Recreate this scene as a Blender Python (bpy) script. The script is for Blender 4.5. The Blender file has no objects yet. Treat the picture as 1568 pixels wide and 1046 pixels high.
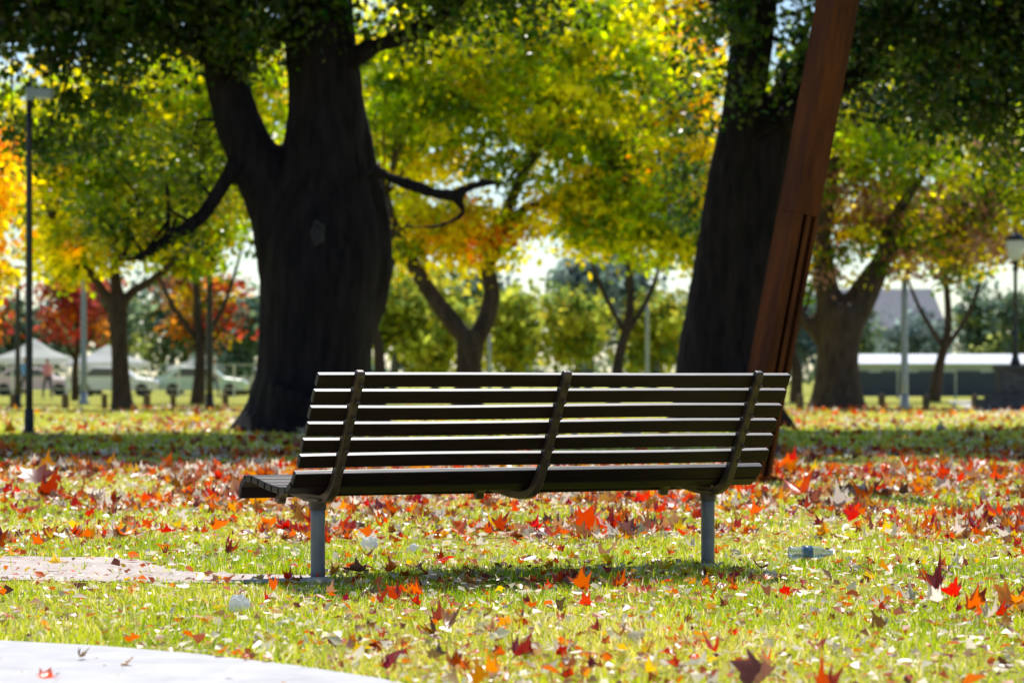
import bpy, math, random, bmesh
import numpy as np
from mathutils import Vector, noise
rng=np.random.default_rng(7); random.seed(7)
scene=bpy.context.scene
COL=scene.collection

# ------------------------------------------------------------ helpers
def link(o,parent=None):
    COL.objects.link(o)
    if parent is not None: o.parent=parent
    return o
def empty(name,loc=(0,0,0),rotz=0):
    e=bpy.data.objects.new(name,None); e.location=loc; e.rotation_euler=(0,0,rotz); e.empty_display_size=.3
    COL.objects.link(e); return e
def mesh_obj(name,v,f,mat,parent=None,smooth=False,loc=None):
    me=bpy.data.meshes.new(name); me.from_pydata(v,[],f); me.update()
    if smooth: me.polygons.foreach_set("use_smooth",[True]*len(me.polygons))
    if mat: me.materials.append(mat)
    o=bpy.data.objects.new(name,me)
    if loc: o.location=loc
    return link(o,parent)
def recalc(o):
    bm=bmesh.new(); bm.from_mesh(o.data); bmesh.ops.recalc_face_normals(bm,faces=bm.faces); bm.to_mesh(o.data); bm.free(); return o
def bevel(o,w,seg=2):
    m=o.modifiers.new("b",'BEVEL'); m.width=w; m.segments=seg; m.limit_method='ANGLE'; return o
def box_vf(cx,cy,cz,sx,sy,sz):
    v=[(cx+a*sx/2,cy+b*sy/2,cz+c*sz/2) for c in(-1,1) for b in(-1,1) for a in(-1,1)]
    f=[(0,2,3,1),(4,5,7,6),(0,1,5,4),(2,6,7,3),(0,4,6,2),(1,3,7,5)]
    return v,f
def box(name,c,s,mat,parent=None,bev=0):
    v,f=box_vf(*c,*s); o=mesh_obj(name,v,f,mat,parent)
    if bev: bevel(o,bev)
    return o
class MB:
    def __init__(s): s.v=[];s.f=[]
    def add(s,v,f):
        n=len(s.v); s.v+=[(float(p[0]),float(p[1]),float(p[2])) for p in v]; s.f+=[tuple(i+n for i in q) for q in f]
    def box(s,*a): s.add(*box_vf(*a))
def catmull(P,n=5):
    P=[np.array(p,float) for p in P]
    if len(P)<3: return [P[0]+(P[-1]-P[0])*i/n for i in range(n+1)]
    Q=[2*P[0]-P[1]]+P+[2*P[-1]-P[-2]]; out=[]
    for i in range(1,len(Q)-2):
        p0,p1,p2,p3=Q[i-1:i+3]
        for k in range(n):
            t=k/n; out.append(.5*((2*p1)+(-p0+p2)*t+(2*p0-5*p1+4*p2-p3)*t*t+(-p0+3*p1-3*p2+p3)*t**3))
    out.append(P[-1]); return out
def tube(mb,pts,seg=12,n=5):
    C=np.array(catmull(pts,n)); m=len(C); V=[];F=[]; up=None
    D=np.empty((m,3)); D[1:-1]=C[2:,:3]-C[:-2,:3]; D[0]=C[1,:3]-C[0,:3]; D[-1]=C[-1,:3]-C[-2,:3]
    D/=np.linalg.norm(D,axis=1)[:,None]+1e-9
    th=np.arange(seg)*2*math.pi/seg; ct=np.cos(th)[:,None]; st=np.sin(th)[:,None]
    for i in range(m):
        d=D[i]
        if up is None: up=np.array([d[1]*.01-d[2]*1,-(d[0]*.01),d[0]])
        up=up-d*(up@d); up=up/(math.sqrt(up@up)+1e-9); w=np.array([d[1]*up[2]-d[2]*up[1],d[2]*up[0]-d[0]*up[2],d[0]*up[1]-d[1]*up[0]])
        V+=(C[i,:3]+max(C[i,3],.002)*(ct*up+st*w)).tolist()
    for i in range(m-1):
        for k in range(seg):
            F.append((i*seg+k,i*seg+(k+1)%seg,(i+1)*seg+(k+1)%seg,(i+1)*seg+k))
    F.append(tuple(range(seg))[::-1]); F.append(tuple((m-1)*seg+k for k in range(seg)))
    mb.add(V,F)
def lathe(mb,prof,cx=0,cy=0,seg=20):
    V=[];F=[]
    for r,z in prof:
        for k in range(seg):
            t=2*math.pi*k/seg; V.append((cx+r*math.cos(t),cy+r*math.sin(t),z))
    for i in range(len(prof)-1):
        for k in range(seg): F.append((i*seg+k,i*seg+(k+1)%seg,(i+1)*seg+(k+1)%seg,(i+1)*seg+k))
    F.append(tuple(range(seg))[::-1]); F.append(tuple((len(prof)-1)*seg+k for k in range(seg)))
    mb.add(V,F)

def nodes(name):
    m=bpy.data.materials.new(name); m.use_nodes=True; nt=m.node_tree; nt.nodes.clear()
    out=nt.nodes.new("ShaderNodeOutputMaterial"); return m,nt,out
def N(nt,t,**kw):
    n=nt.nodes.new(t)
    for k,v in kw.items():
        if k in n.inputs: n.inputs[k].default_value=v
        else: setattr(n,k,v)
    return n
def noisemat(name,c1,c2,scale=5,rough=.8,bump=.3,stretch=(1,1,1),spec=.3,metal=0,bumpscale=None,c3=None,dist=.02,trans=0):
    m,nt,out=nodes(name); L=nt.links.new
    tc=N(nt,"ShaderNodeTexCoord"); mp=N(nt,"ShaderNodeMapping"); mp.inputs["Scale"].default_value=stretch
    L(tc.outputs["Object"],mp.inputs[0])
    n1=N(nt,"ShaderNodeTexNoise",Scale=scale,Detail=8.0,Roughness=.65); L(mp.outputs[0],n1.inputs["Vector"])
    cr=N(nt,"ShaderNodeValToRGB"); cr.color_ramp.elements[0].position=.3; cr.color_ramp.elements[1].position=.7
    cr.color_ramp.elements[0].color=(*c1,1); cr.color_ramp.elements[1].color=(*c2,1)
    if c3:
        e=cr.color_ramp.elements.new(.5); e.color=(*c3,1)
    L(n1.outputs[0],cr.inputs[0])
    p=N(nt,"ShaderNodeBsdfPrincipled",Roughness=rough,Metallic=metal); p.inputs["Specular IOR Level"].default_value=spec
    L(cr.outputs[0],p.inputs["Base Color"])
    if bump:
        n2=N(nt,"ShaderNodeTexNoise",Scale=bumpscale or scale*4,Detail=6.0); L(mp.outputs[0],n2.inputs["Vector"])
        b=N(nt,"ShaderNodeBump",Strength=bump,Distance=dist); L(n2.outputs[0],b.inputs["Height"]); L(b.outputs[0],p.inputs["Normal"])
    if trans:
        t=N(nt,"ShaderNodeBsdfTranslucent"); L(cr.outputs[0],t.inputs[0]); mx=N(nt,"ShaderNodeMixShader"); mx.inputs[0].default_value=trans
        L(p.outputs[0],mx.inputs[1]); L(t.outputs[0],mx.inputs[2]); L(mx.outputs[0],out.inputs[0])
    else: L(p.outputs[0],out.inputs[0])
    return m
def leafmat(name,trans=.5,tgain=1.3,rough=.45,spec=.4,sat=1.1):
    m,nt,out=nodes(name); L=nt.links.new
    at=N(nt,"ShaderNodeAttribute"); at.attribute_name="Col"
    p=N(nt,"ShaderNodeBsdfPrincipled",Roughness=rough); p.inputs["Specular IOR Level"].default_value=spec
    L(at.outputs["Color"],p.inputs["Base Color"])
    hs=N(nt,"ShaderNodeHueSaturation",Saturation=sat,Value=tgain); L(at.outputs["Color"],hs.inputs["Color"])
    t=N(nt,"ShaderNodeBsdfTranslucent"); L(hs.outputs[0],t.inputs[0])
    mx=N(nt,"ShaderNodeMixShader"); mx.inputs[0].default_value=trans
    L(p.outputs[0],mx.inputs[1]); L(t.outputs[0],mx.inputs[2]); L(mx.outputs[0],out.inputs[0]); return m

def scatter(name,tv,tf,pos,R,scale,col,mat,parent=None):
    n=len(pos); tv=np.asarray(tv,float)
    if tv.ndim==2: tv=np.broadcast_to(tv,(n,)+tv.shape)
    k=tv.shape[1]
    V=np.matmul(tv*np.asarray(scale).reshape(n,1,-1),np.transpose(R,(0,2,1)))+pos[:,None,:]
    tf=np.asarray(tf); F=(tf[None]+ (np.arange(n)*k)[:,None,None]).reshape(-1,3)
    me=bpy.data.meshes.new(name); me.vertices.add(n*k); me.vertices.foreach_set("co",V.astype(np.float32).ravel())
    me.loops.add(F.size); me.loops.foreach_set("vertex_index",F.astype(np.int32).ravel())
    me.polygons.add(len(F)); me.polygons.foreach_set("loop_start",np.arange(0,F.size,3,dtype=np.int32))
    me.update(calc_edges=True)
    a=me.color_attributes.new("Col",'FLOAT_COLOR','POINT')
    c=np.ones((n,k,4),np.float32); c[:,:,:3]=np.clip(col,0,1)[:,None,:]; a.data.foreach_set("color",c.ravel())
    me.materials.append(mat); o=bpy.data.objects.new(name,me); return link(o,parent)
def rotm(yaw,pitch,roll):
    cy,sy=np.cos(yaw),np.sin(yaw); cp,sp=np.cos(pitch),np.sin(pitch); cr,sr=np.cos(roll),np.sin(roll)
    M=np.empty((len(yaw),3,3))
    M[:,0,0]=cy*cr-sy*sp*sr; M[:,0,1]=-sy*cp; M[:,0,2]=cy*sr+sy*sp*cr
    M[:,1,0]=sy*cr+cy*sp*sr; M[:,1,1]=cy*cp;  M[:,1,2]=sy*sr-cy*sp*cr
    M[:,2,0]=-cp*sr; M[:,2,1]=sp; M[:,2,2]=cp*cr
    return M
def inpoly(x,y,poly):
    r=np.zeros(len(x),bool); n=len(poly)
    for i in range(n):
        x1,y1=poly[i];x2,y2=poly[(i+1)%n]
        c=((y1>y)!=(y2>y))&(x<(x2-x1)*(y-y1)/((y2-y1)+1e-12)+x1); r^=c
    return r
def vnoise(x,y,s,seed=0):
    g=np.random.default_rng(seed).random((256,256)); X=x/s+1000; Y=y/s+1000
    xi=np.floor(X).astype(int);yi=np.floor(Y).astype(int);fx=X-xi;fy=Y-yi;fx=fx*fx*(3-2*fx);fy=fy*fy*(3-2*fy)
    G=lambda a,b:g[a%256,b%256]
    return (G(xi,yi)*(1-fx)+G(xi+1,yi)*fx)*(1-fy)+(G(xi,yi+1)*(1-fx)+G(xi+1,yi+1)*fx)*fy

# ------------------------------------------------------------ camera / light
CAMH=.8
cam=bpy.data.cameras.new("camera"); co=bpy.data.objects.new("camera",cam); COL.objects.link(co); scene.camera=co
co.location=(0,0,CAMH); co.rotation_euler=(math.radians(90),0,0)
cam.lens=100; cam.sensor_width=36; cam.shift_y=59/1568; cam.clip_start=.1; cam.clip_end=3000
cam.dof.use_dof=True; cam.dof.focus_distance=11.6; cam.dof.aperture_fstop=4.5
SE=math.radians(53); SA=math.radians(2)
w=bpy.data.worlds.new("World"); scene.world=w; w.use_nodes=True
bg=w.node_tree.nodes["Background"]; sk=w.node_tree.nodes.new("ShaderNodeTexSky"); sk.sky_type='NISHITA'; sk.sun_disc=False
sk.sun_elevation=SE; sk.sun_rotation=SA; sk.air_density=1.0; sk.dust_density=.15; sk.ozone_density=3; w.node_tree.links.new(sk.outputs[0],bg.inputs[0]); bg.inputs[1].default_value=.13
sl=bpy.data.lights.new("sun",'SUN'); sl.energy=5; sl.angle=math.radians(.5); sl.color=(1,.95,.87)
so=bpy.data.objects.new("sun",sl); COL.objects.link(so); so.location=(1,30,40)
sv=Vector((math.sin(SA)*math.cos(SE),math.cos(SA)*math.cos(SE),math.sin(SE))); so.rotation_euler=sv.to_track_quat('Z','Y').to_euler()
scene.view_settings.view_transform='Standard'; scene.view_settings.look='None'; scene.view_settings.exposure=0

# ------------------------------------------------------------ trees
M_bark=noisemat("dark_bark",(.006,.005,.008),(.036,.027,.034),3.0,.9,1.0,(3,3,.55),.15,bumpscale=9,dist=.06)
M_bark2=noisemat("brown_bark",(.03,.022,.020),(.10,.07,.06),3.0,.9,.8,(2,2,.6),.2,bumpscale=9,dist=.05)
M_pale=noisemat("pale_bark",(.09,.10,.10),(.20,.20,.20),3,.9,0)
M_knot=noisemat("knot_bark",(.03,.027,.035),(.085,.075,.09),6,.9,.6)
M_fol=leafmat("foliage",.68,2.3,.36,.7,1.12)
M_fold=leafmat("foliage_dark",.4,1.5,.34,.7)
M_far=leafmat("foliage_far",.5,1.6,.8,.1,1.0)
rh=np.array([[0,-.5,0],[.34,0,.07],[0,.55,0],[-.34,0,.07]]); rf=[[0,1,2],[0,2,3]]
def wood(name,stems,parent,mat,voxel=0,amp=.04,seg=14):
    mb=MB()
    for s in stems: tube(mb,s,seg,6)
    o=mesh_obj(name,mb.v,mb.f,mat,None,True)
    if voxel:
        md=o.modifiers.new("r",'REMESH'); md.mode='VOXEL'; md.voxel_size=voxel; md.use_smooth_shade=True
        sm=o.modifiers.new("s",'SMOOTH'); sm.iterations=5; sm.factor=.6
        dg=bpy.context.evaluated_depsgraph_get(); me=bpy.data.meshes.new_from_object(o.evaluated_get(dg)); o.modifiers.clear(); o.data=me
        if not me.materials: me.materials.append(mat)
        me.polygons.foreach_set("use_smooth",[True]*len(me.polygons))
        for v in me.vertices:
            c=v.co; nn=v.normal
            h=noise.noise(Vector((c.x*5,c.y*5,c.z*.9)))*.6+noise.noise(Vector((c.x*13,c.y*13,c.z*2.2)))*.4+noise.noise(Vector((c.x*1.2,c.y*1.2,c.z*.7)))*1.2
            v.co=c+nn*h*amp
    o.parent=parent; return o
def crown(name,blobs,parent,mat,leaf,twig=None,wmat=None):
    P=[];Cc=[];mb=MB(); S=[]
    for (cx,cy,cz,rx,ry,rz,nc,nl,sig,palette,*ls) in blobs:
        lf_=ls[0] if ls else leaf
        u=rng.normal(size=(nc,3)); u/=np.linalg.norm(u,axis=1)[:,None]; r=rng.random(nc)**.45
        C=np.array([cx,cy,cz])+u*r[:,None]*np.array([rx,ry,rz]); C=C[C[:,2]>1.0]
        pa=np.array([q[0] for q in palette]);pw=np.array([q[1] for q in palette],float);pw/=pw.sum()
        for c in C:
            k=max(6,int(nl*rng.uniform(.4,1.6))); s=sig*rng.uniform(.55,1.4)
            q=c+rng.normal(size=(k,3))*np.array([s,s,s*.6]); P.append(q)
            base=pa[rng.choice(len(pa),p=pw)]*rng.uniform(.65,1.3)
            Cc.append(base*rng.uniform(.55,1.4,(k,1))+rng.normal(0,.012,(k,3))); S.append(np.full(k,lf_)*rng.uniform(.6,1.4,k))
            if twig is not None and rng.random()<twig[1]:
                tp=np.array([q[:3] for q in twig[0]]); src=tp[np.argmin(((tp-c)**2).sum(1))]; mid=(src+c)/2+rng.normal(size=3)*.25+np.array([0,0,.3])
                tube(mb,[(*src,twig[2]),(*mid,twig[2]*.6),(*c,twig[2]*.2)],5,3)
    P=np.concatenate(P);Cc=np.concatenate(Cc);S=np.concatenate(S);n=len(P)
    R=rotm(rng.uniform(0,6.28,n),rng.uniform(-1.3,1.3,n),rng.uniform(-1.3,1.3,n))
    o=scatter(name,rh,rf,P,R,S,np.clip(Cc,.004,1),mat,parent)
    if mb.v: mesh_obj("twigs",mb.v,mb.f,wmat or M_bark,parent,True)
    return o
def at(d,x0=784,y0=582):
    s=d/4355
    return lambda L,dy=0:[((a-784)*s,d+dy,CAMH+(582-b)*s,r*s) for a,b,r in L]
G1=(.05,.10,.012);G2=(.12,.19,.012);G3=(.29,.37,.010);Y1=(.54,.49,.012);Y2=(.60,.44,.015);O1=(.60,.22,.02);DG=(.018,.045,.008);R1=(.42,.055,.035);BR=(.22,.11,.06)
# --- big oak, left of the bench
t=empty("oak_tree")
A=at(43.55)
main=A([(474,668,122),(476,645,100),(480,600,90),(483,540,87),(487,460,92),(490,400,93),(493,330,84),(497,260,70),(498,180,60),(493,90,55),(488,0,53),(486,-130,46),(480,-300,34)])
left=A([(455,430,60),(432,340,50),(402,270,42),(372,200,36),(350,130,34),(338,50,32),(318,-70,28),(290,-220,20)])
right=A([(545,690,38),(540,600,28),(545,520,26),(556,460,34),(564,400,36),(560,340,36),(546,260,34),(528,170,32),(510,80,30)],.25)
roots=[A([(430,600,45),(400,640,34),(362,664,18),(345,672,8)]),A([(470,600,55),(450,650,40),(430,672,25)],-.7),A([(520,600,50),(535,650,38),(560,670,22)],-.5),A([(540,600,40),(575,650,28),(600,672,12)],.4)]
br=[A([(365,255,18),(348,280,13),(330,310,11),(300,345,10),(262,365,9),(225,392,6),(190,400,3)],-.3),
    A([(540,95,20),(575,78,14),(620,62,12),(680,30,10),(740,-15,9),(830,-60,6)],-.4),
    A([(570,262,18),(600,276,10),(645,292,9),(692,303,9),(735,285,8),(780,281,6),(825,243,5),(850,215,3)],-.5),
    A([(692,303,7),(712,328,5),(670,350,5),(615,350,3)],-.5),
    A([(350,120,22),(300,70,15),(220,40,12),(120,20,9),(20,10,5)],-.6),
    A([(345,40,20),(300,-40,14),(200,-90,10)],-1),A([(490,-100,30),(600,-170,22),(720,-220,14)],.5)]
wood("trunk",[main,left,right]+roots+br,t,M_bark,.06,.055,18)
mb=MB()
for cx,cz,rx,rz,yy in[(-2.91,3.0,.085,.15,-.93),(-3.66,3.5,.07,.11,-.36)]:
    k=18;q=8
    V=[];F=[]
    rad_=lambda i:1+.18*math.sin(i*1.7+cx*9)
    for i in range(k):
        th=2*math.pi*i/k
        for j in range(q):
            ph=2*math.pi*j/q; rad=rad_(i)+.28*math.cos(ph); V.append((cx+rad*rx*math.cos(th),43.55+yy-.05*math.sin(ph),cz+rad*rz*math.sin(th)))
    for i in range(k):
        for j in range(q): F.append((i*q+j,i*q+(j+1)%q,((i+1)%k)*q+(j+1)%q,((i+1)%k)*q+j))
    mb.add(V,F)
    V=[(cx,43.55+yy+.02,cz)]+[(cx+1.1*rx*math.cos(6.283*i/k),43.55+yy+.0,cz+1.1*rz*math.sin(6.283*i/k)) for i in range(k)]
    mb.add(V,[(0,i+1,(i+1)%k+1) for i in range(k)])
mesh_obj("branch_scars",mb.v,mb.f,M_knot,t,True)
tw=(br[0][1:]+br[1]+br[4]+left[3:]+main[8:]+br[5]+br[6],.3,.035)
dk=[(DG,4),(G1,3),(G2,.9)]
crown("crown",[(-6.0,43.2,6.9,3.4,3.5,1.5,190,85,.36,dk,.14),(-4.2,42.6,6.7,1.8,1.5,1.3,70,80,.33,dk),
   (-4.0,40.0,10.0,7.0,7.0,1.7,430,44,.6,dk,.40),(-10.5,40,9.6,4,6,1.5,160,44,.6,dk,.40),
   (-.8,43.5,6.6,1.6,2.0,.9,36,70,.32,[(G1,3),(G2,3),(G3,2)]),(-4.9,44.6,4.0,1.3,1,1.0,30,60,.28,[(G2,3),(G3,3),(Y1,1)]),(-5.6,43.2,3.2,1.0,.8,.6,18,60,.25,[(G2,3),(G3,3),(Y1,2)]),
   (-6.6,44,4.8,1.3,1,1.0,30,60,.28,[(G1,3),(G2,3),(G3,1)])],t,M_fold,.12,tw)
# --- second big tree, right
t=empty("oak_tree"); A=at(48)
sA=A([(1100,665,95),(1096,630,76),(1088,580,60),(1086,520,46),(1092,460,40),(1102,380,36),(1115,300,35),(1130,200,33),(1146,100,32),(1156,0,32),(1165,-150,26),(1150,-300,18)])
sB=A([(1125,650,60),(1128,580,48),(1140,520,36),(1150,440,35),(1158,370,36),(1170,290,36),(1188,210,36),(1215,140,30),(1262,80,24),(1330,30,18),(1420,-20,12)],.2)
br=[A([(1195,190,22),(1260,150,16),(1330,110,12),(1410,90,9),(1500,70,5)],-.4),A([(1155,0,24),(1230,-70,18),(1320,-120,12)],-.3),A([(1150,60,20),(1090,-20,14),(1010,-70,9)],.4)]
wood("trunk",[sA,sB,A([(1080,590,40),(1045,640,26),(1015,662,10)]),A([(1130,600,40),(1180,645,28),(1215,662,12)],-.3)]+br,t,M_bark,.06,.05,16)
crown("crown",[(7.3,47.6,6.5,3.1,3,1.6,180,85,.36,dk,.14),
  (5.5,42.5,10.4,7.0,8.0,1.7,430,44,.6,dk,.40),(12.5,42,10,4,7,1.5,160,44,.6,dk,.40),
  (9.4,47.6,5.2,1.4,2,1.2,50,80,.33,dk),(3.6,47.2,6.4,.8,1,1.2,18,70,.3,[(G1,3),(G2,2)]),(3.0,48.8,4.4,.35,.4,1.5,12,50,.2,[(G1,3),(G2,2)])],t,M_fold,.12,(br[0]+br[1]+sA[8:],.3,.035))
# --- centre tree with the sunlit crown
t=empty("maple_tree"); A=at(75)
tr=A([(715,632,28),(716,600,22),(717,565,19),(720,530,21),(722,505,20)])
l1=A([(715,520,14),(690,490,14),(660,450,12),(630,400,11),(608,360,9),(590,300,7)])
l2=A([(728,520,15),(744,490,14),(753,450,13),(748,405,11),(765,350,9),(800,270,8),(850,180,6)])
l3=A([(748,410,9),(790,330,7),(860,300,6),(930,250,5)])
wood("trunk",[tr,l1,l2,l3],t,M_bark2,0,0,12)
lit=[(G2,2),(G3,4),(Y1,4),(Y2,.8)]; lity=[(G3,1.5),(Y1,5),(Y2,1.6),(O1,.3)]
crown("crown",[(.6,75,8.4,4.6,2.2,3.0,290,62,.36,lit),(-1.6,75,4.7,1.8,1.2,1.0,70,56,.3,lity),(3.0,75,5.0,2.6,1.4,1.1,120,56,.34,lit),(-2.6,76,8.6,2,2,2.6,80,60,.36,lit),(4.8,77,6.7,1.4,1.8,3.8,120,60,.36,lity)],t,M_fol,.20,(l1[3:]+l2[3:]+l3,.2,.03),M_bark2)
# --- left young tree
t=empty("maple_tree"); A=at(77)
tr=A([(190,632,24),(187,615,17),(185,580,14),(183,530,13),(180,480,15),(179,450,12)])
l1=A([(182,480,9),(160,450,7),(138,418,6),(108,398,4),(80,350,3)]);l2=A([(182,475,9),(202,448,7),(232,430,6),(265,400,5),(300,350,3)]);l3=A([(180,455,10),(176,400,7),(190,330,5)])
wood("trunk",[tr,l1,l2,l3],t,M_bark2,0,0,10)
crown("crown",[(-10.2,77,7.0,3.6,2.2,2.9,250,56,.36,lit),(-11.6,77,4.3,1.5,1.2,.9,48,50,.3,lity),(-8.6,77.5,4.9,1.3,1.2,1.4,50,50,.3,lit),(-7.8,78,8.2,1.7,2,2.9,90,56,.36,lit)],t,M_fol,.20,(l1[2:]+l2[2:]+l3,.2,.03),M_bark2)
# --- orange tree at left edge
t=empty("autumn_tree"); A=at(66)
tr=A([(-40,640,20),(-42,560,15),(-40,480,12),(-30,400,8),(-10,300,5)])
wood("trunk",[tr],t,M_bark2,0,0,10)
crown("crown",[(-12.7,66,4.9,1.4,1.3,2.9,120,55,.3,[(O1,2),(Y2,4),(Y1,3)])],t,M_fol,.17,(tr[2:],.2,.03),M_bark2)
# --- tree on the right with brown pinkish leaves
t=empty("plane_tree"); A=at(80)
tr=A([(1282,634,54),(1282,612,42),(1282,575,34),(1283,530,33),(1286,490,40),(1288,465,38)])
L_=[A([(1275,540,16),(1248,508,12),(1224,480,10),(1213,440,8),(1205,400,6)]),A([(1275,480,22),(1264,430,18),(1260,380,14),(1268,300,11),(1290,200,8)]),A([(1300,490,26),(1328,440,22),(1352,395,15),(1372,330,10),(1420,260,6)]),A([(1355,395,9),(1420,370,7),(1500,340,5)])]
wood("trunk",[tr]+L_,t,M_bark2,.08,.03,14)
pk=[((.28,.17,.15),3),(BR,1.5),(Y2,1),(G2,2.5),(Y1,1.5)]
crown("crown",[(9.6,80,5.0,1.5,1.3,1.7,50,50,.36,pk),(12.6,80,4.7,2.6,1.4,1.2,72,46,.36,pk),(10.6,80,8.0,2.6,2,2.3,110,55,.4,[(G2,3),(G3,3),(Y1,3)]),(14.0,81,7.0,2.6,2,2.0,95,50,.4,[(Y1,2.5),(G2,3),(G3,3),((.28,.17,.15),1.5)]),(8.2,81,6.2,.9,1,1.6,30,50,.3,lit)],t,M_fol,.19,(L_[1][1:]+L_[2][1:]+L_[3],.2,.03),M_bark2)
# --- red trees
for X,Yd,pl,sx in[(-17.2,112,[(R1,4),((.32,.06,.06),3),(O1,.7),(BR,1)],.95),(-11.8,108,[(O1,2),(R1,2),(Y2,1),(BR,2),(G2,1)],1.15),(-19.8,105,[(R1,3),(O1,2),(BR,1)],.7)]:
    t=empty("red_maple_tree")
    tr=[(X,Yd,-.05,.16),(X,Yd,1.2,.12),(X+.1,Yd,2.4,.1),(X,Yd,4,.05)]
    wood("trunk",[tr,[(X,Yd,1.6,.08),(X-.8,Yd,3,.05),(X-1.3,Yd,3.8,.02)],[(X,Yd,1.7,.08),(X+.9,Yd,2.9,.05),(X+1.4,Yd,3.8,.02)]],t,M_bark2,0,0,8)
    crown("crown",[(X,Yd,3.7,1.7*sx,1.5,1.6,56,38,.36,pl)],t,M_far,.24)
# --- second row of sunlit trees closing the canopy behind
blobs=[];stem=[]; t=empty("background_trees")
for px,py,wd,ht,dd,pl,st in [(-120,260,170,200,100,lity,1),(70,240,120,170,98,lit,0),(300,300,110,130,96,lit,1),(330,140,120,160,100,lit,0),(560,180,120,190,98,lit,1),(600,380,60,70,100,lity,0),(760,60,200,130,104,lit,0),(1010,30,150,130,104,lity,0),
     (960,250,100,130,98,lit,1),(1010,330,60,70,100,lit,0),(1200,300,80,200,102,[(G1,3),(G2,3),(G3,1)],1),(1450,330,150,90,104,[(BR,1),(Y2,1),(G2,3),(G3,2),((.28,.17,.15),2)],1),(1330,150,160,130,106,lit,0),(1560,180,140,170,104,lit,0),(1720,300,160,200,100,lity,1)]:
    s=dd/4355; X=(px-784)*s; z=.8+(582-py)*s
    blobs.append((X,dd,z,wd*s,2.0,ht*s,int(wd*ht*.0056),46,.5,pl))
    if st:
        j=rng.uniform(-.5,.5); zt=max(z,5)
        stem+=[[(X+j,dd+.5,-.1,.26),(X+j*.7+.1,dd+.5,zt*.2,.18),(X-j*.3,dd+.5,zt*.45,.14),(X-.2,dd+.5,zt,.07)],
               [(X+j*.5,dd+.5,zt*.24,.11),(X+.9,dd+.6,zt*.48,.08),(X+1.5,dd+.6,zt*.75,.04)],[(X+j*.2,dd+.5,zt*.3,.10),(X-1.0,dd+.4,zt*.52,.07),(X-1.7,dd+.4,zt*.8,.03)]]
crown("canopy",blobs,t,M_fol,.30)
wood("trunks",stem,t,M_bark2,0,0,8)
# --- distant trees
hazy_fg=[((.12,.19,.12),3),((.18,.25,.14),3),((.32,.36,.10),2),((.16,.23,.19),3)]  # distance haze mixed into these pale bluish leaf colours
t=empty("distant_trees")
blobs=[];stem=[]
for px,top,wd,dd,kind in [(-200,370,90,170,0),(-60,400,80,165,0),(40,430,80,170,0),(150,400,80,160,0),(260,380,80,170,0),(360,420,60,150,0),(460,400,80,165,0),(600,380,60,130,1),(665,400,50,135,1),(730,400,50,160,0),(775,430,40,140,1),(880,440,40,135,1),(900,325,40,150,2),(965,330,48,160,2),(1000,430,36,150,1),(1075,420,44,165,0),(1130,420,60,160,0),(1220,410,50,165,2),(1290,450,50,225,0),(1400,458,62,215,2),(1480,430,60,225,0),(1560,430,70,220,0),(1660,410,80,225,0),(1800,400,90,230,0)]:
    s=dd/4355; X=(px-784)*s; zt=.8+(582-top)*s
    pl=[hazy_fg,[((.42,.45,.05),3),((.22,.30,.06),2),((.54,.48,.05),2)],[((.20,.27,.25),3),((.26,.33,.29),2),((.15,.21,.18),2)]][kind]  # last set: grey-blue leaves, haze painted in as well
    for q in range(3):
        blobs.append((X+rng.uniform(-.5,.5)*wd*s,dd+rng.uniform(-1,1),zt*rng.uniform(.42,.7),wd*s*.55,2,zt*rng.uniform(.25,.34),24,40,.55,pl))
    stem.append([(X,dd,0,.25),(X+.2,dd,zt*.4,.18),(X-.3,dd,zt*.8,.07)])
crown("canopy",blobs,t,M_far,.45)
wood("trunks",stem,t,M_pale,0,0,7)
crown("hedge",[(x,245+rng.uniform(-5,5),1.2,6,1.5,1.8,24,40,.7,hazy_fg) for x in np.arange(-100,110,9)],None,M_far,.55)

# ------------------------------------------------------------ ground
m,nt,out=nodes("lawn"); L=nt.links.new
tc=N(nt,"ShaderNodeTexCoord")
n1=N(nt,"ShaderNodeTexNoise",Scale=.35,Detail=6.0); n2=N(nt,"ShaderNodeTexNoise",Scale=9.0,Detail=8.0,Roughness=.7); n3=N(nt,"ShaderNodeTexNoise",Scale=3.0,Detail=10.0,Roughness=.8)
for n in(n1,n2,n3): L(tc.outputs["Object"],n.inputs["Vector"])
c1=N(nt,"ShaderNodeValToRGB"); e=c1.color_ramp.elements; e[0].position=.3;e[0].color=(.16,.21,.02,1);e[1].position=.70;e[1].color=(.62,.50,.20,1); x=e.new(.5); x.color=(.40,.41,.05,1)
mixf=N(nt,"ShaderNodeMath",operation='ADD'); mm=N(nt,"ShaderNodeMath",operation='MULTIPLY'); mm.inputs[1].default_value=.5
L(n1.outputs[0],mixf.inputs[0]); L(n2.outputs[0],mixf.inputs[1]); L(mixf.outputs[0],mm.inputs[0]); L(mm.outputs[0],c1.inputs[0])
c2=N(nt,"ShaderNodeValToRGB"); e=c2.color_ramp.elements; e[0].position=.58;e[0].color=(0,0,0,1);e[1].position=.66;e[1].color=(1,1,1,1); L(n3.outputs[0],c2.inputs[0])
mx=N(nt,"ShaderNodeMix",data_type='RGBA'); mx.inputs[7].default_value=(.5,.18,.06,1); L(c2.outputs[0],mx.inputs[0]); L(c1.outputs[0],mx.inputs[6])
p=N(nt,"ShaderNodeBsdfPrincipled",Roughness=.9); p.inputs["Specular IOR Level"].default_value=.1; L(mx.outputs[2],p.inputs["Base Color"])
b=N(nt,"ShaderNodeBump",Strength=.6,Distance=.05); L(n2.outputs[0],b.inputs["Height"]); L(b.outputs[0],p.inputs["Normal"]); L(p.outputs[0],out.inputs[0])
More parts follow.
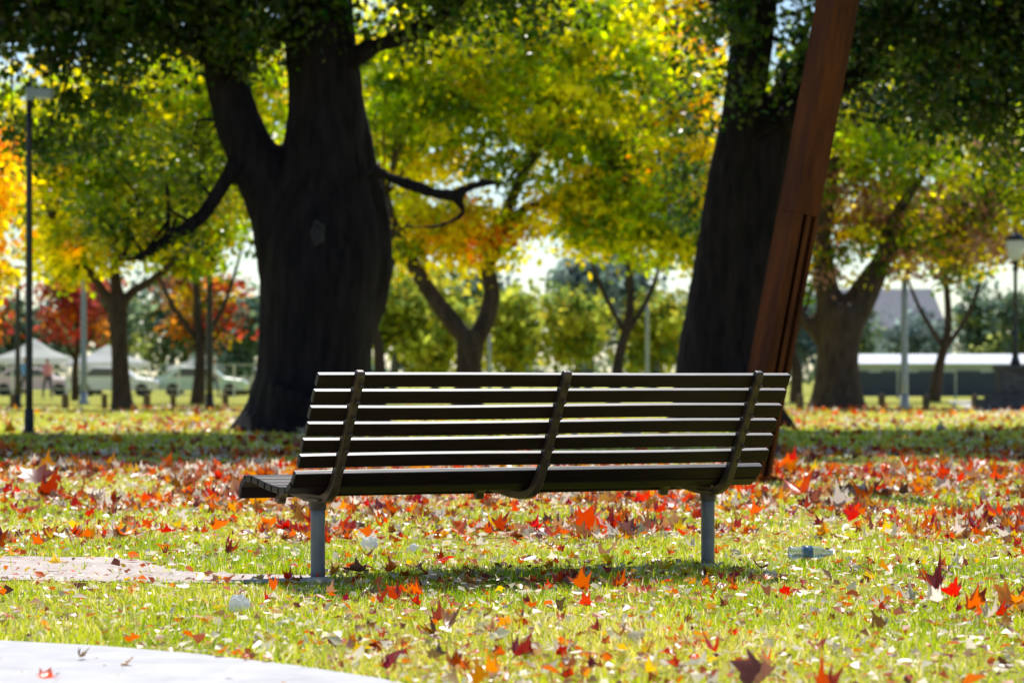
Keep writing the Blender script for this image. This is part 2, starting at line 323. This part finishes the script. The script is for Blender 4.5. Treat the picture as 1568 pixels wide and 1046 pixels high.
mesh_obj("ground",[(-1500,-300,0),(1500,-300,0),(1500,2600,0),(-1500,2600,0)],[(0,1,2,3)],m)

M_conc=noisemat("concrete",(.54,.53,.53),(.72,.70,.70),6,.85,.25,bumpscale=80,dist=.004)
M_dirt=noisemat("dirt",(.50,.40,.34),(.76,.67,.61),5,.95,.5,bumpscale=30)
def poly_noise_edge(P,n=10,amp=.05,seed=0):
    r=random.Random(seed); out=[]
    for i in range(len(P)):
        a=P[i];b=P[(i+1)%len(P)]
        for k in range(n):
            t=k/n; out.append((a[0]+(b[0]-a[0])*t+r.uniform(-amp,amp)*1.6,a[1]+(b[1]-a[1])*t+r.uniform(-amp,amp)))
    return out
conc=[(-9,10.9),(-6,9.9),(-3,9.02),(-1.54,8.56),(-1.2,8.38),(-.9,8.14),(-.6,7.82),(-.35,7.48),(0,6.8),(.3,6),(.6,4),(.7,0),(-9,0)]
N0=len(conc)
recalc(mesh_obj("concrete_path",[(x,y,.0) for x,y in conc]+[(x,y,.018) for x,y in conc],[tuple(range(N0,2*N0))[::-1]]+[(i,(i+1)%N0,(i+1)%N0+N0,i+N0) for i in range(N0)],M_conc))
dirt=[(-7,13.1),(-4.5,13.0),(-2.2,12.85),(-1.85,12.8),(-1.60,12.5),(-1.45,12.0),(-1.2,11.72),(-.74,11.6),(-.72,11.2),(-1.3,11.2),(-1.75,11.3),(-2.3,11.35),(-4.5,11.3),(-7,11.2)]
dirtp=poly_noise_edge(dirt,8,.035,3)
mesh_obj("dirt_path",[(x,y,.004) for x,y in dirtp],[tuple(range(len(dirtp)))[::-1]],M_dirt)
fpath_c=[(-40,50),(-14,47.5),(-4,47.2),(4.6,49.5),(8.5,57),(11.2,66),(14,80),(18,110)]
V=[];F=[]
C=catmull(fpath_c,6)
for i,c in enumerate(C):
    a=C[max(i-1,0)];b_=C[min(i+1,len(C)-1)]; d=(b_-a)/np.linalg.norm(b_-a); nrm=np.array([-d[1],d[0]])
    for s in(-1,1): q=c+nrm*s*1.2; V.append((q[0],q[1],.004))
for i in range(len(C)-1): F.append((2*i,2*i+1,2*i+3,2*i+2))
mesh_obj("park_path",V,F,noisemat("pale_path",(.6,.55,.46),(.75,.70,.60),2,.95,0))

# ------------------------------------------------------------ bench
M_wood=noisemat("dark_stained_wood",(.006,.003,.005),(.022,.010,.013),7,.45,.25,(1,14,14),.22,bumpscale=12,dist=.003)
M_wtop=noisemat("slat_highlight",(.05,.045,.045),(.22,.20,.20),9,.46,.2,(1,8,8),1.0,bumpscale=12,dist=.002)  # sun highlight put into the slat top edges: paler, shinier than the wood
M_iron=noisemat("worn_iron",(.03,.024,.026),(.12,.08,.066),14,.45,.4,spec=.5,metal=.3,bumpscale=60,dist=.003)
M_post=noisemat("galvanised_post",(.12,.12,.14),(.24,.24,.28),9,.45,.2,(1,1,.4),.5,metal=.35)
bench=empty("park_bench",(.089,11.614,0),math.radians(28))
c28,s28=math.cos(math.radians(28)),math.sin(math.radians(28))
def slat(name,v,z,ang,wd=.056,th=.028,L=2.16,dx=0,top=None):
    seg=24; V=[]
    a=(math.cos(ang),math.sin(ang)); b_=(-a[1],a[0]); bow=random.uniform(-.003,.003)
    for i in range(seg+1):
        x=-L/2+L*i/seg+dx; zz=bow*math.sin(math.pi*i/seg*2)
        for p_,q in((-1,-1),(1,-1),(1,1),(-1,1)):
            V.append((x,v+a[0]*p_*wd/2+b_[0]*q*th/2,zz+z+a[1]*p_*wd/2+b_[1]*q*th/2))
    F=[(0,1,2,3),(seg*4+3,seg*4+2,seg*4+1,seg*4)]
    for i in range(seg):
        for k in range(4): F.append((i*4+k,(i+1)*4+k,(i+1)*4+(k+1)%4,i*4+(k+1)%4))
    o=mesh_obj(name,V,F,M_wood,bench)
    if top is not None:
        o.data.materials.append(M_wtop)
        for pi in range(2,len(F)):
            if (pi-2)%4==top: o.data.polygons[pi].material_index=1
    return bevel(recalc(o),.005,3)
tb=(-s28,c28)
v0,z0=-.27+.03*c28,.797+.03*s28-.01
angb=math.atan2(tb[1],tb[0])
for i in range(6):
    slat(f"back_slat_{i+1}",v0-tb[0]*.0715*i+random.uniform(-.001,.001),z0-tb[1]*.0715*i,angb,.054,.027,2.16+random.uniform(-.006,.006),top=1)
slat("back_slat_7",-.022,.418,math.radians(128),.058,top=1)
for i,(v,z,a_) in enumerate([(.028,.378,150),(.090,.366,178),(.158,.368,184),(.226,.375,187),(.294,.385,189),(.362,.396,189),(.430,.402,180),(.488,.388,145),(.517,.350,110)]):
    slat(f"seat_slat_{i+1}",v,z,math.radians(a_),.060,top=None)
prof=[(-.283,.835),(-.24,.757),(-.18,.646),(-.115,.523),(-.065,.432),(-.03,.378),(.02,.342),(.09,.33),(.2,.335),(.32,.350),(.42,.358),(.475,.340),(.495,.298)]
for j,x in enumerate((-.91,0,.91)):
    C=catmull(prof,4); V=[];F=[]; wx=.018
    for i,c in enumerate(C):
        a_=C[max(i-1,0)];b_=C[min(i+1,len(C)-1)];d=(b_-a_)/np.linalg.norm(b_-a_); nn=np.array([-d[1],d[0]]); h=.019 if i not in(0,len(C)-1) else .013
        for p_,q in((-1,-1),(1,-1),(1,1),(-1,1)): V.append((x+p_*wx,c[0]+nn[0]*q*h,c[1]+nn[1]*q*h))
    for i in range(len(C)-1):
        for k in range(4): F.append((i*4+k,(i+1)*4+k,(i+1)*4+(k+1)%4,i*4+(k+1)%4))
    F+=[(0,1,2,3),tuple((len(C)-1)*4+k for k in(3,2,1,0))]
    bevel(recalc(mesh_obj(f"support_arm_{j+1}",V,F,M_iron,bench)),.007,3)
    mb=MB()
    for i in range(6):
        v=-.27-tb[0]*.0715*i-.022*c28; z=.787-tb[1]*.0715*i-.022*s28
        tube(mb,[(x,v,z,.010),(x,v-.009*c28,z-.009*s28,.008)],8,1)
    mesh_obj(f"bolts_{j+1}",mb.v,mb.f,M_iron,bench,True)
for j,x in enumerate((-.91,.91)):
    mb=MB(); tube(mb,[(x,.12,-.05,.029),(x,.12,.15,.029),(x,.12,.325,.029)],20,2); mesh_obj(f"leg_{j+1}",mb.v,mb.f,M_post,bench,True)
    mb=MB(); tube(mb,[(x,.12,.285,.034),(x,.12,.322,.034)],20,1); mb.box(x,.12,.325,.07,.14,.012); mesh_obj(f"leg_bracket_{j+1}",mb.v,mb.f,M_iron,bench)
    mb=MB(); lathe(mb,[(.05,0),(.045,.012),(.03,.02)],x,.12); mesh_obj(f"footing_{j+1}",mb.v,mb.f,M_dirt,bench)

# ------------------------------------------------------------ leaning rusted steel beam
M_rust=noisemat("rusted_steel",(.030,.012,.008),(.15,.045,.011),2.2,.75,.3,(3,3,.5),.12,bumpscale=30,c3=(.085,.026,.009),dist=.004)
beam=empty("leaning_steel_beam",(1.83,22.05,0))
beam.rotation_euler=(0,math.atan(.186),0)
sq=MB(); half=.118; ang=math.radians(33); rot=lambda x,y:(x*math.cos(ang)-y*math.sin(ang),x*math.sin(ang)+y*math.cos(ang))
def rbox(mb,x0,x1,y0,y1,z0,z1):
    v=[(*rot(x,y),z) for z in(z0,z1) for y in(y0,y1) for x in(x0,x1)]
    mb.add(v,[(0,2,3,1),(4,5,7,6),(0,1,5,4),(2,6,7,3),(0,4,6,2),(1,3,7,5)])
rbox(sq,-half,half,-half,half,2.12,7.5)
rbox(sq,-half,-half+.02,-half,half,-.1,2.12); rbox(sq,-half+.02,half,half-.02,half,-.1,2.12)
rbox(sq,-half+.02,-.035,-half,-half+.02,-.1,2.12); rbox(sq,.0,.045,-half,-half+.02,-.1,2.12); rbox(sq,.085,half,-half,half-.02,-.1,2.12)
bevel(mesh_obj("beam_section",sq.v,sq.f,M_rust,beam),.004,1)

# ------------------------------------------------------------ street furniture
M_black=noisemat("black_paint",(.01,.01,.012),(.025,.025,.028),8,.45,.1,spec=.5)
M_grey=noisemat("grey_metal",(.30,.34,.42),(.42,.47,.56),4,.5,0,spec=.5)
M_white=noisemat("white_glass",(.75,.77,.8),(.85,.86,.88),4,.3,0,spec=.5)
M_lant=noisemat("lantern_glass",(.8,.82,.85),(.88,.9,.92),4,.3,0,spec=.5,trans=.6)
M_stone=noisemat("dark_stone",(.05,.05,.055),(.14,.13,.13),5,.9,.4)
M_timb=noisemat("weathered_timber",(.10,.07,.05),(.2,.15,.1),5,.9,.3)
lp=empty("street_lamp",(-7.13,42,0)); mb=MB()
tube(mb,[(0,0,-.05,.055),(0,0,2.5,.05),(0,0,5.2,.04)],14,3); lathe(mb,[(.1,0),(.1,.04),(.075,.06),(.07,.35),(.055,.38)]); mesh_obj("pole",mb.v,mb.f,M_black,lp,True)
mb=MB(); mb.box(.02,0,5.02,.12,.14,.20); mb.box(.20,0,5.03,.30,.24,.13); mb.box(.02,0,5.17,.05,.05,.10)
bevel(mesh_obj("lamp_head",mb.v,mb.f,M_grey,lp),.02)
box("lamp_lens",(.22,0,4.955),(.2,.18,.02),M_white,lp)
def pole(name,X,Y,h,r,mat):
    e=empty(name,(X,Y,0)); mb=MB(); tube(mb,[(0,0,-.05,r),(0,0,h*.5,r*.9),(0,0,h,r*.75)],10,2); lathe(mb,[(r*1.8,0),(r*1.8,.05),(r*1.2,.1),(r*1.1,.4)])
    lathe(mb,[(r*.9,h),(r*1.3,h+.03),(r*.4,h+.1)])
    mesh_obj("shaft",mb.v,mb.f,mat,e,True)
pole("pole",-13.9,80,3.9,.08,M_black); pole("pole",-8.4,79,4.55,.1,M_black)
pole("light_pole",-14.3,95,5.7,.11,M_grey); pole("light_pole",11.04,80,3.6,.11,M_grey)
pole("light_pole",-.95,120,2.6,.09,M_grey); pole("light_pole",5.9,124,4.6,.09,M_grey)
X=13.45;Yl=76
lp=empty("lantern_lamp",(X,Yl,0)); mb=MB()
lathe(mb,[(.13,1.2),(.13,1.3),(.09,1.4),(.075,1.8),(.085,1.85),(.06,1.9),(.05,3.7),(.09,3.75),(.05,3.85),(.12,3.98)]); mesh_obj("post",mb.v,mb.f,M_black,lp,True)
mb=MB(); lathe(mb,[(.12,4.0),(.2,4.1),(.25,4.50),(.24,4.52)]); mesh_obj("glass",mb.v,mb.f,M_lant,lp,True)
mb=MB(); lathe(mb,[(.27,4.52),(.28,4.55),(.14,4.70),(.05,4.76),(.03,4.88),(.0,4.92)]); mesh_obj("hood",mb.v,mb.f,M_black,lp,True)
mb=MB(); mb.box(0,0,.15,1.9,1.5,.3); mb.box(0,0,.36,1.5,1.2,.12); mb.box(.02,0,.75,.95,.9,.66); mb.box(.02,0,1.14,1.1,1.05,.12); bevel(mesh_obj("stone_pedestal",mb.v,mb.f,M_stone,lp),.02)
for px,dd in[(20,80),(100,80),(160,80),(225,79),(265,82),(345,80),(1155,78),(1225,79),(1350,80),(1418,78),(1492,79),(1600,79),(-60,80)]:
    e=empty("timber_bollard",((px-784)*dd/4355,dd,0),rng.uniform(0,1)); v,f=box_vf(0,0,.17,.16,.16,.40); bevel(mesh_obj("post",v,f,M_timb,e),.02); mbb=MB(); lathe(mbb,[(.075,.37),(.06,.41),(.0,.43)],seg=8); mesh_obj("cap",mbb.v,mbb.f,M_timb,e)
M_navy=noisemat("navy_hoarding",(.035,.05,.11),(.05,.07,.15),3,.6,0)
hf=empty("hoarding_fence",(0,118,0)); mb=MB(); mp=MB()
for i,x in enumerate(np.arange(13.6,42,2.4)):
    mb.box(x+1.2,0,.62,2.36,.05,1.0); mp.box(x,0.02,.6,.08,.1,1.26)
mesh_obj("panels",mb.v,mb.f,M_navy,hf); mesh_obj("posts",mp.v,mp.f,M_grey,hf)
M_wall=noisemat("white_wall",(.6,.62,.65),(.75,.77,.8),1,.8,0); M_roofw=noisemat("white_roof",(.70,.74,.82),(.80,.83,.9),1,.6,0); M_glass=noisemat("dark_glass",(.03,.04,.06),(.06,.08,.11),1,.15,0,spec=.8)
M_wallb=noisemat("pale_blue_wall",(.45,.55,.70),(.58,.67,.80),1,.8,0)
pv=empty("pavilion_building",(31.5,165,0)); box("walls",(0,0,.83),(26,8,1.66),M_wallb,pv)
mesh_obj("roof",[(-13.6,-4.7,1.66),(13.6,-4.7,1.66),(13.6,4.7,1.66),(-13.6,4.7,1.66),(-13.6,-4.7,1.74),(13.6,-4.7,1.74),(13.6,4.7,1.74),(-13.6,4.7,1.74),(-13.6,0,2.3),(13.6,0,2.3)],[(0,3,2,1),(0,1,5,4),(2,3,7,6),(4,5,9,8),(6,7,8,9),(1,2,6,9,5),(3,0,4,8,7)],M_roofw,pv)
mb=MB()
for i in range(12): mb.box(-12+i*2.1,-4.02,1.05,1.4,.06,.6)
mesh_obj("windows",mb.v,mb.f,M_glass,pv); box("door",(12.3,-4.03,.8),(1.0,.06,1.6),M_navy,pv)
M_roofg=noisemat("grey_roof",(.30,.29,.32),(.42,.41,.44),2,.8,0)
hs=empty("house",(34.5,262,0)); box("walls",(0,0,2.6),(9,9,5.2),M_wall,hs)
mesh_obj("roof",[(-5,-5,5.1),(5,-5,5.1),(5,5,5.1),(-5,5,5.1),(-4.2,0,9.2),(4.2,0,9.2)],[(0,1,5,4),(2,3,4,5),(1,2,5),(3,0,4),(3,2,1,0)],M_roofg,hs)
mb=MB(); [mb.box(x,-4.53,z,1.1,.06,1.2) for x in(-3,0,3) for z in(1.5,3.9)]; mesh_obj("windows",mb.v,mb.f,M_glass,hs)
def car(name,X,Y,col):
    e=empty(name,(X,Y,0)); M=noisemat("car_paint",col,tuple(min(1,c*1.1) for c in col),1,.3,0,spec=.6)
    pr=[(-2.15,.3),(2.15,.3),(2.2,.65),(2.0,.82),(1.1,.93),(.45,1.4),(-1.0,1.45),(-1.75,1.0),(-2.15,.92),(-2.2,.6)]; wn=[[(.05,.95),(.92,.95),(.40,1.33),(.05,1.35)],[(-1.45,.98),(-.05,.95),(-.05,1.36),(-.95,1.37)]]
    n=len(pr); v=[(x,-.85,z) for x,z in pr]+[(x,.85,z) for x,z in pr]; f=[tuple(range(n)),tuple(range(n,2*n))[::-1]]+[(i,i+n,(i+1)%n+n,(i+1)%n) for i in range(n)]
    bevel(mesh_obj("body",v,f,M,e),.06,2)
    mb=MB()
    for wq in wn:
        for s in(-1,1): mb.add([(x,s*.86,z) for x,z in wq],[(0,1,2,3)])
    mesh_obj("windows",mb.v,mb.f,M_glass,e)
    mb=MB()
    for x in(-1.4,1.4):
        for s in(-1,1): tube(mb,[(x,s*.68,.32,.32),(x,s*.89,.32,.32)],16,1)
    mesh_obj("wheels",mb.v,mb.f,M_black,e)
car("parked_car",-15.2,140,(.62,.78,.68)); car("parked_car",-24.2,144,(.85,.6,.68)); car("parked_car",-13.2,155,(.8,.8,.82)); car("parked_car",-32,146,(.85,.85,.85)); car("parked_car",-19.4,139,(.85,.86,.88))
M_can=noisemat("canvas",(.80,.82,.88),(.88,.89,.93),2,.8,0,trans=.5)
def marquee(X,Y,w_,h):
    e=empty("white_marquee",(X,Y,0)); q=w_/2
    V=[];F=[]
    prof_=[(1.0,0),(.72,.18),(.42,.42),(.15,.80),(0,1.0)]
    for r,k in prof_:
        for a,b2 in((-1,-1),(0,-1.0),(1,-1),(1,0),(1,1),(0,1),(-1,1),(-1,0)): V.append((a*q*r,b2*q*r,h*.66+k*h*.34))
    for i in range(len(prof_)-1):
        for k in range(8): F.append((i*8+k,i*8+(k+1)%8,(i+1)*8+(k+1)%8,(i+1)*8+k))
    n0=len(V)
    for z in(h*.66,h*.56):
        for a,b2 in((-1,-1),(1,-1),(1,1),(-1,1)): V.append((a*q*1.01,b2*q*1.01,z))
    F+=[(n0+i,n0+(i+1)%4,n0+4+(i+1)%4,n0+4+i) for i in range(4)]
    mesh_obj("canopy",V,F,M_can,e)
    mb=MB()
    for a1 in(-1,1):
        for b1 in(-1,1): mb.box(a1*q*.97,b1*q*.97,h*.3,.07,.07,h*.6)
    mesh_obj("legs",mb.v,mb.f,M_white,e)
    mb=MB(); mb.box(0,0,.75,w_*.7,.7,.06); mb.box(-w_*.3,0,.36,.06,.6,.72); mb.box(w_*.3,0,.36,.06,.6,.72); mesh_obj("table",mb.v,mb.f,M_white,e)
marquee(-20.6,145,3.8,2.6); marquee(-25.2,150,3.6,3.0); marquee(-29.8,148,3.6,2.7); marquee(-16.3,150,3.4,2.2)
ff=empty("mesh_fence",(0,128,0)); mb=MB()
for x in np.arange(-40,-8,2.5): mb.box(x,0,.75,.07,.07,1.5)
for z in(.4,.95,1.48): mb.box(-24,0,z,32,.035,.035)
mesh_obj("rails",mb.v,mb.f,M_white,ff)

# people walking far away on the left
M_skin=noisemat("skin",(.45,.28,.20),(.55,.35,.26),8,.6,0); M_hair=noisemat("hair",(.03,.02,.015),(.07,.045,.03),20,.7,0)
def person(X,Y,rz,shirt,trous,ph=1,h=1.0):
    e=empty("person",(X,Y,0),rz)
    sh=noisemat("shirt",shirt,tuple(min(1,c*1.1) for c in shirt),6,.8,0); trm=noisemat("trousers",trous,tuple(c*1.3 for c in trous),6,.8,0)
    s=.16*ph
    P=[(0,0,.95,.13,.10)];E=[]
    def chain(a,L):
        for p in L: P.append(p); E.append((a,len(P)-1)); a=len(P)-1
        return a
    ch=chain(0,[(0,0,1.12,.13,.095),(0,0,1.30,.155,.105),(0,0,1.43,.11,.08)]); 
    nk=chain(ch,[(0,-.01,1.50,.052,.052),(0,-.015,1.57,.07,.08),(0,-.02,1.65,.085,.10),(0,-.01,1.73,.062,.07)])
    for sd in(-1,1):
        k=s*sd
        chain(0,[(sd*.10,0,.88,.088,.09),(sd*.105,-k*.9,.50,.058,.06),(sd*.105,-k*1.1+ (.12 if k<0 else 0),.10,.038,.04),(sd*.11,-k*1.1-.02,.05,.04,.035),(sd*.12,-k*1.1-.15,.035,.035,.022)])
        wr=chain(ch-0,[(sd*.17,0,1.41,.055,.055),(sd*.215,k*.5,1.14,.042,.042),(sd*.22,k*1.1-.05,.90,.028,.03),(sd*.22,k*1.2-.06,.84,.034,.016)])
        bx,by,bz=sd*.22,k*1.2-.06,.84
        for fi,(dy,ln) in enumerate([(-.03,.072),(-.01,.082),(.01,.076),(.03,.06)]): chain(wr,[(bx,by+dy,bz-.045,.009,.009),(bx-sd*.008,by+dy,bz-.045-ln*.5,.008,.008),(bx-sd*.022,by+dy,bz-.045-ln,.007,.007)])
        chain(wr,[(bx-sd*.01,by-.045,bz-.01,.010,.010),(bx-sd*.015,by-.06,bz-.045,.008,.008)])
    me=bpy.data.meshes.new("body"); me.from_pydata([p[:3] for p in P],E,[]); o=bpy.data.objects.new("body",me); link(o)
    o.modifiers.new("k",'SKIN'); 
    sv_=me.skin_vertices[0].data if len(me.skin_vertices) else None
    if sv_ is None:
        bpy.context.view_layer.objects.active=o; bpy.ops.mesh.customdata_skin_add(); sv_=me.skin_vertices[0].data
    for i,p in enumerate(P): sv_[i].radius=(p[3],p[4])
    sv_[0].use_root=True
    o.modifiers.new("u",'SUBSURF').levels=1
    dg=bpy.context.evaluated_depsgraph_get(); m2=bpy.data.meshes.new_from_object(o.evaluated_get(dg)); o.modifiers.clear(); o.data=m2
    m2.materials.clear()
    for q in(M_skin,sh,trm,M_hair,M_black): m2.materials.append(q)
    for pl_ in m2.polygons:
        c=pl_.center; arm=abs(c.x)>.165 and c.z<1.3; pl_.use_smooth=True
        if c.z<.09: k=4
        elif arm: k=1 if c.z>1.1 else 0
        elif c.z<.97: k=2
        elif c.z<1.47: k=1
        elif c.z>1.70 or (c.z>1.56 and c.y>.02): k=3
        else: k=0
        pl_.material_index=k
    o.parent=e; e.scale=(h,h,h)
    mb=MB(); mb.box(-.03,-.115,1.665,.018,.012,.012); mb.box(.03,-.115,1.665,.018,.012,.012); mesh_obj("eyes",mb.v,mb.f,M_black,e)
    mb=MB(); mb.add([(0,-.10,1.66),(-.015,-.105,1.615),(.015,-.105,1.615),(0,-.135,1.62)],[(0,1,3),(0,3,2),(1,2,3)]); mb.box(-.088,0,1.635,.012,.03,.05); mb.box(.088,0,1.635,.012,.03,.05); mesh_obj("nose_and_ears",mb.v,mb.f,M_skin,e)
for a_ in[(-19.6,120,.5,(.75,.30,.42),(.05,.07,.15),1,1.0),(-20.7,121,-.4,(.15,.35,.75),(.10,.10,.12),-1,1.03),(-18.7,122,2.6,(.8,.8,.82),(.06,.08,.18),1,.96),(-13.0,124,1.4,(.75,.75,.8),(.08,.1,.2),1,1.0)]:
    try: person(*a_)
    except Exception as ex: print("person failed",ex)

# ------------------------------------------------------------ litter
M_paper=noisemat("paper",(.84,.84,.86),(.92,.92,.94),4,.8,0,trans=.5)
for X,Y,s in[(-.655,13.1,.04),(-.92,9.6,.036),(-.45,13.0,.02)]:
    bm=bmesh.new(); bmesh.ops.create_icosphere(bm,subdivisions=3,radius=s)
    for v in bm.verts:
        d=noise.noise(v.co*60+Vector((X,Y,0)))*.4+noise.noise(v.co*140)*.25; v.co*=1+d; v.co.z*=.8
    me=bpy.data.meshes.new("crumpled_paper"); bm.to_mesh(me); bm.free(); me.materials.append(M_paper); o=bpy.data.objects.new("crumpled_paper",me); o.location=(X,Y,s*.7+.02); link(o)
m,nt,out=nodes("bottle_plastic"); p=N(nt,"ShaderNodeBsdfPrincipled",Roughness=.12); p.inputs["Base Color"].default_value=(.75,.85,.95,1); p.inputs["Transmission Weight"].default_value=.75; nt.links.new(p.outputs[0],out.inputs[0])
bt=empty("plastic_bottle",(1.30,12.44,.045)); mb=MB(); lathe(mb,[(.012,-.095),(.028,-.09),(.031,-.08),(.028,-.06),(.031,-.04),(.031,.02),(.028,.04),(.024,.06),(.013,.078),(.012,.09)]); o=mesh_obj("body",mb.v,mb.f,m,bt,True)
for v in o.data.vertices: v.co.x*=(1-.25*math.exp(-((v.co.z+.02)/.03)**2))
mb=MB(); lathe(mb,[(.0325,-.03),(.0325,.01)]); mesh_obj("label",mb.v,mb.f,noisemat("blue_label",(.03,.08,.18),(.25,.35,.5),40,.4,0),bt,True)
mb=MB(); lathe(mb,[(.015,.088),(.015,.104)]); mesh_obj("cap",mb.v,mb.f,M_white,bt)
bt.rotation_euler=(0,math.radians(90),math.radians(8))

# ------------------------------------------------------------ grass
M_grass=leafmat("grass_blade",.52,1.8,.42,.5,1.08)
def grass_zone(d0,d1,dens,h,wd,side,yel=0):
    n_all=int(dens*(d1-d0)*2*(.19*d1+side))
    y=rng.uniform(d0,d1,n_all); x=rng.uniform(-1,1,n_all)*(.19*d1+side); k=np.abs(x)<.19*y+side; x=x[k];y=y[k]
    k=~inpoly(x,y,conc)&~inpoly(x,y,dirt)
    edge=inpoly(x,y,dirt)&(rng.random(len(x))<.03); k|=edge
    bald=vnoise(x,y,.6,5)*.6+vnoise(x,y,.17,6)*.4
    k&=(rng.random(len(x))<np.clip((bald-.20)*3.0,.12,1)); x=x[k];y=y[k]; n=len(x); bald=bald[k]
    hh=h*(.45+1.1*rng.random(n))*(.45+1.0*bald)
    nd=(y>10.7)&(y<11.5)&(x<-.6); hh[nd]*=.5
    R=rotm(rng.uniform(0,6.28,n),rng.normal(0,.5,n),rng.normal(0,.3,n))
    g=vnoise(x,y,1.3,9)*.5+vnoise(x,y,.35,10)*.5+rng.normal(0,.17,n)+yel
    g=np.clip(g,0,1)[:,None]
    A=np.array([.13,.27,.008]);B=np.array([.44,.50,.02]);D=np.array([.72,.60,.20])
    col=np.where(g<.5,A+(B-A)*(g/.5),B+(D-B)*((g-.5)/.5))
    dry=rng.random(n)<.13; col[dry]=np.array([.80,.70,.46])*rng.uniform(.7,1.1,(dry.sum(),1))
    return np.stack([x,y,np.zeros(n)],1),R,np.stack([np.full(n,wd)*rng.uniform(.6,1.4,n),hh,hh],1),col
gr=empty("grass")
tv=np.array([[-.5,0,0],[.5,0,0],[-.35,.08,.55],[.35,.08,.55],[0,.42,1.0]]); tf=[[0,1,3],[0,3,2],[2,3,4]]
z=grass_zone(6.2,14,3500,.034,.005,1.2); scatter("near_blades",tv,tf,*z,M_grass,gr)
tv=np.array([[-.5,0,0],[.5,0,0],[0,.35,1.0]]); tf=[[0,1,2]]
Z=[grass_zone(14,30,900,.036,.012,1.5,.08),grass_zone(30,70,90,.05,.035,2,.08)]
z=[np.concatenate([q[i] for q in Z]) for i in range(4)]; scatter("far_blades",tv,tf,*z,M_grass,gr)
# ------------------------------------------------------------ fallen leaves
lob=[(-90,.34),(-62,.52),(-48,.42),(-25,.74),(-12,.52),(8,.64),(22,.90),(36,.62),(50,.68),(66,.60),(80,.78),(90,1.0)]
pts=[(math.cos(math.radians(a))*r,math.sin(math.radians(a))*r) for a,r in lob]
pts+= [(-x,y) for x,y in pts[-2:0:-1]]
def leaf_template(curl,fold,tw):
    V=[(0,0,0)]+[(x,y,0) for x,y in pts]+[(-.02,-.3,0),(.02,-.3,0),(.0,-.95,.15)]
    V=np.array(V,float); x,y=V[:,0].copy(),V[:,1].copy()
    V[:,2]+=curl*(x**2)+fold*np.abs(x)+tw*x*y+.35*curl*y**2; V[:,0]*=1-.25*abs(curl); return V*.5
n_=len(pts); lf=[[0,i,i%n_+1] for i in range(1,n_+1)]+[[n_+1,n_+2,n_+3]]
T=[leaf_template(a,b_,c) for a,b_,c in[(.7,.1,.3),(1.8,-.1,.6),(-.8,.1,.5),(.3,.9,-.6),(1.4,.5,.9),(-1.6,.2,-.4),(.2,.1,.2)]]
M_leaf=leafmat("fallen_leaf",.45,1.45,.34,.65)
pal=np.array([[.64,.04,.010],[.68,.12,.012],[.68,.26,.02],[.26,.035,.02],[.22,.09,.045],[.44,.22,.12],[.74,.64,.56],[.74,.50,.05]])
def leaves(d0,d1,dens,size,side,pw,thr,tilt=.32):
    n=int(dens*(d1-d0)*2*(.19*d1+side)*2.2); y=rng.uniform(d0,d1,n); x=rng.uniform(-1,1,n)*(.19*d1+side); k=np.abs(x)<.19*y+side; x=x[k];y=y[k]
    f=vnoise(x,y,1.6,21)*.45+vnoise(x,y,.5,22)*.35+vnoise(x,y,4.,23)*.2
    k=rng.random(len(x))<np.clip((f-thr)*4.5,.05,1)
    k&=~(inpoly(x,y,conc)&(rng.random(len(x))>.05)); k&=~(inpoly(x,y,dirt)&(rng.random(len(x))>.15))
    k&=~((y>11.5)&(y<13.8)&(x>-2)&(x<1.6)&(rng.random(len(x))>.35))
    x=x[k];y=y[k];n=len(x)
    s=size*np.exp(rng.normal(0,.38,n))
    ci=rng.choice(len(pal),n,p=np.array(pw)/sum(pw)); col=pal[ci]*rng.uniform(.6,1.2,(n,1))+rng.normal(0,.015,(n,3))
    R=rotm(rng.uniform(0,6.28,n),rng.normal(0,tilt,n),rng.normal(0,tilt,n))
    return np.stack([x,y,.016+s*.16*rng.random(n)+.008],1),R,s,col,np.stack(T)[rng.integers(0,len(T),n)]
Lz=[leaves(6.3,11,27,.050,1.2,[4.5,4,2.2,3,2.2,2,2.8,1],.40),
    leaves(6.3,11.4,3.2,.10,1.2,[6,5,1.5,3.5,2,1,.4,.3],.42,.36),
    leaves(11,14,30,.056,1.4,[3.5,3.5,2,3,2.2,2,3.4,1],.40),
    leaves(13.8,24,150,.074,2,[4.2,5.0,3.2,3.0,2.8,2.4,5.5,1.0],.41,.36),
    leaves(24,31,60,.085,2,[3.5,4.5,3.2,2.4,2.8,2.4,5.5,1.0],.43,.36),
    leaves(31,80,6,.11,3,[1.6,3,3.5,1.2,2,3,3.6,2.5],.42)]
a=[np.concatenate([z[i] for z in Lz]) for i in range(5)]
scatter("fallen_leaves",a[4],lf,a[0],a[1],a[2],a[3],M_leaf)
n=26000; y=6.3+23*rng.random(n)**1.3; x=rng.uniform(-1,1,n)*(.19*y+1.2); k=~(inpoly(x,y,conc)&(rng.random(n)>.05))&~(inpoly(x,y,dirt)&(rng.random(n)>.3)); x=x[k];y=y[k];n=len(x)
ci=rng.choice(5,n,p=[.38,.2,.19,.13,.1]); cp=np.array([[.80,.72,.62],[.5,.3,.15],[.64,.13,.02],[.25,.09,.05],[.70,.47,.06]])[ci]*rng.uniform(.7,1.15,(n,1))
scatter("leaf_litter",[[-.5,-.4,0],[.5,-.3,.1],[.1,.6,-.05],[-.4,.3,.15]],[[0,1,2],[0,2,3]],np.stack([x,y,.012+.025*rng.random(n)],1),rotm(rng.uniform(0,6.28,n),rng.normal(0,.4,n),rng.normal(0,.4,n)),.023*np.exp(rng.normal(0,.35,n)),cp,M_leaf)
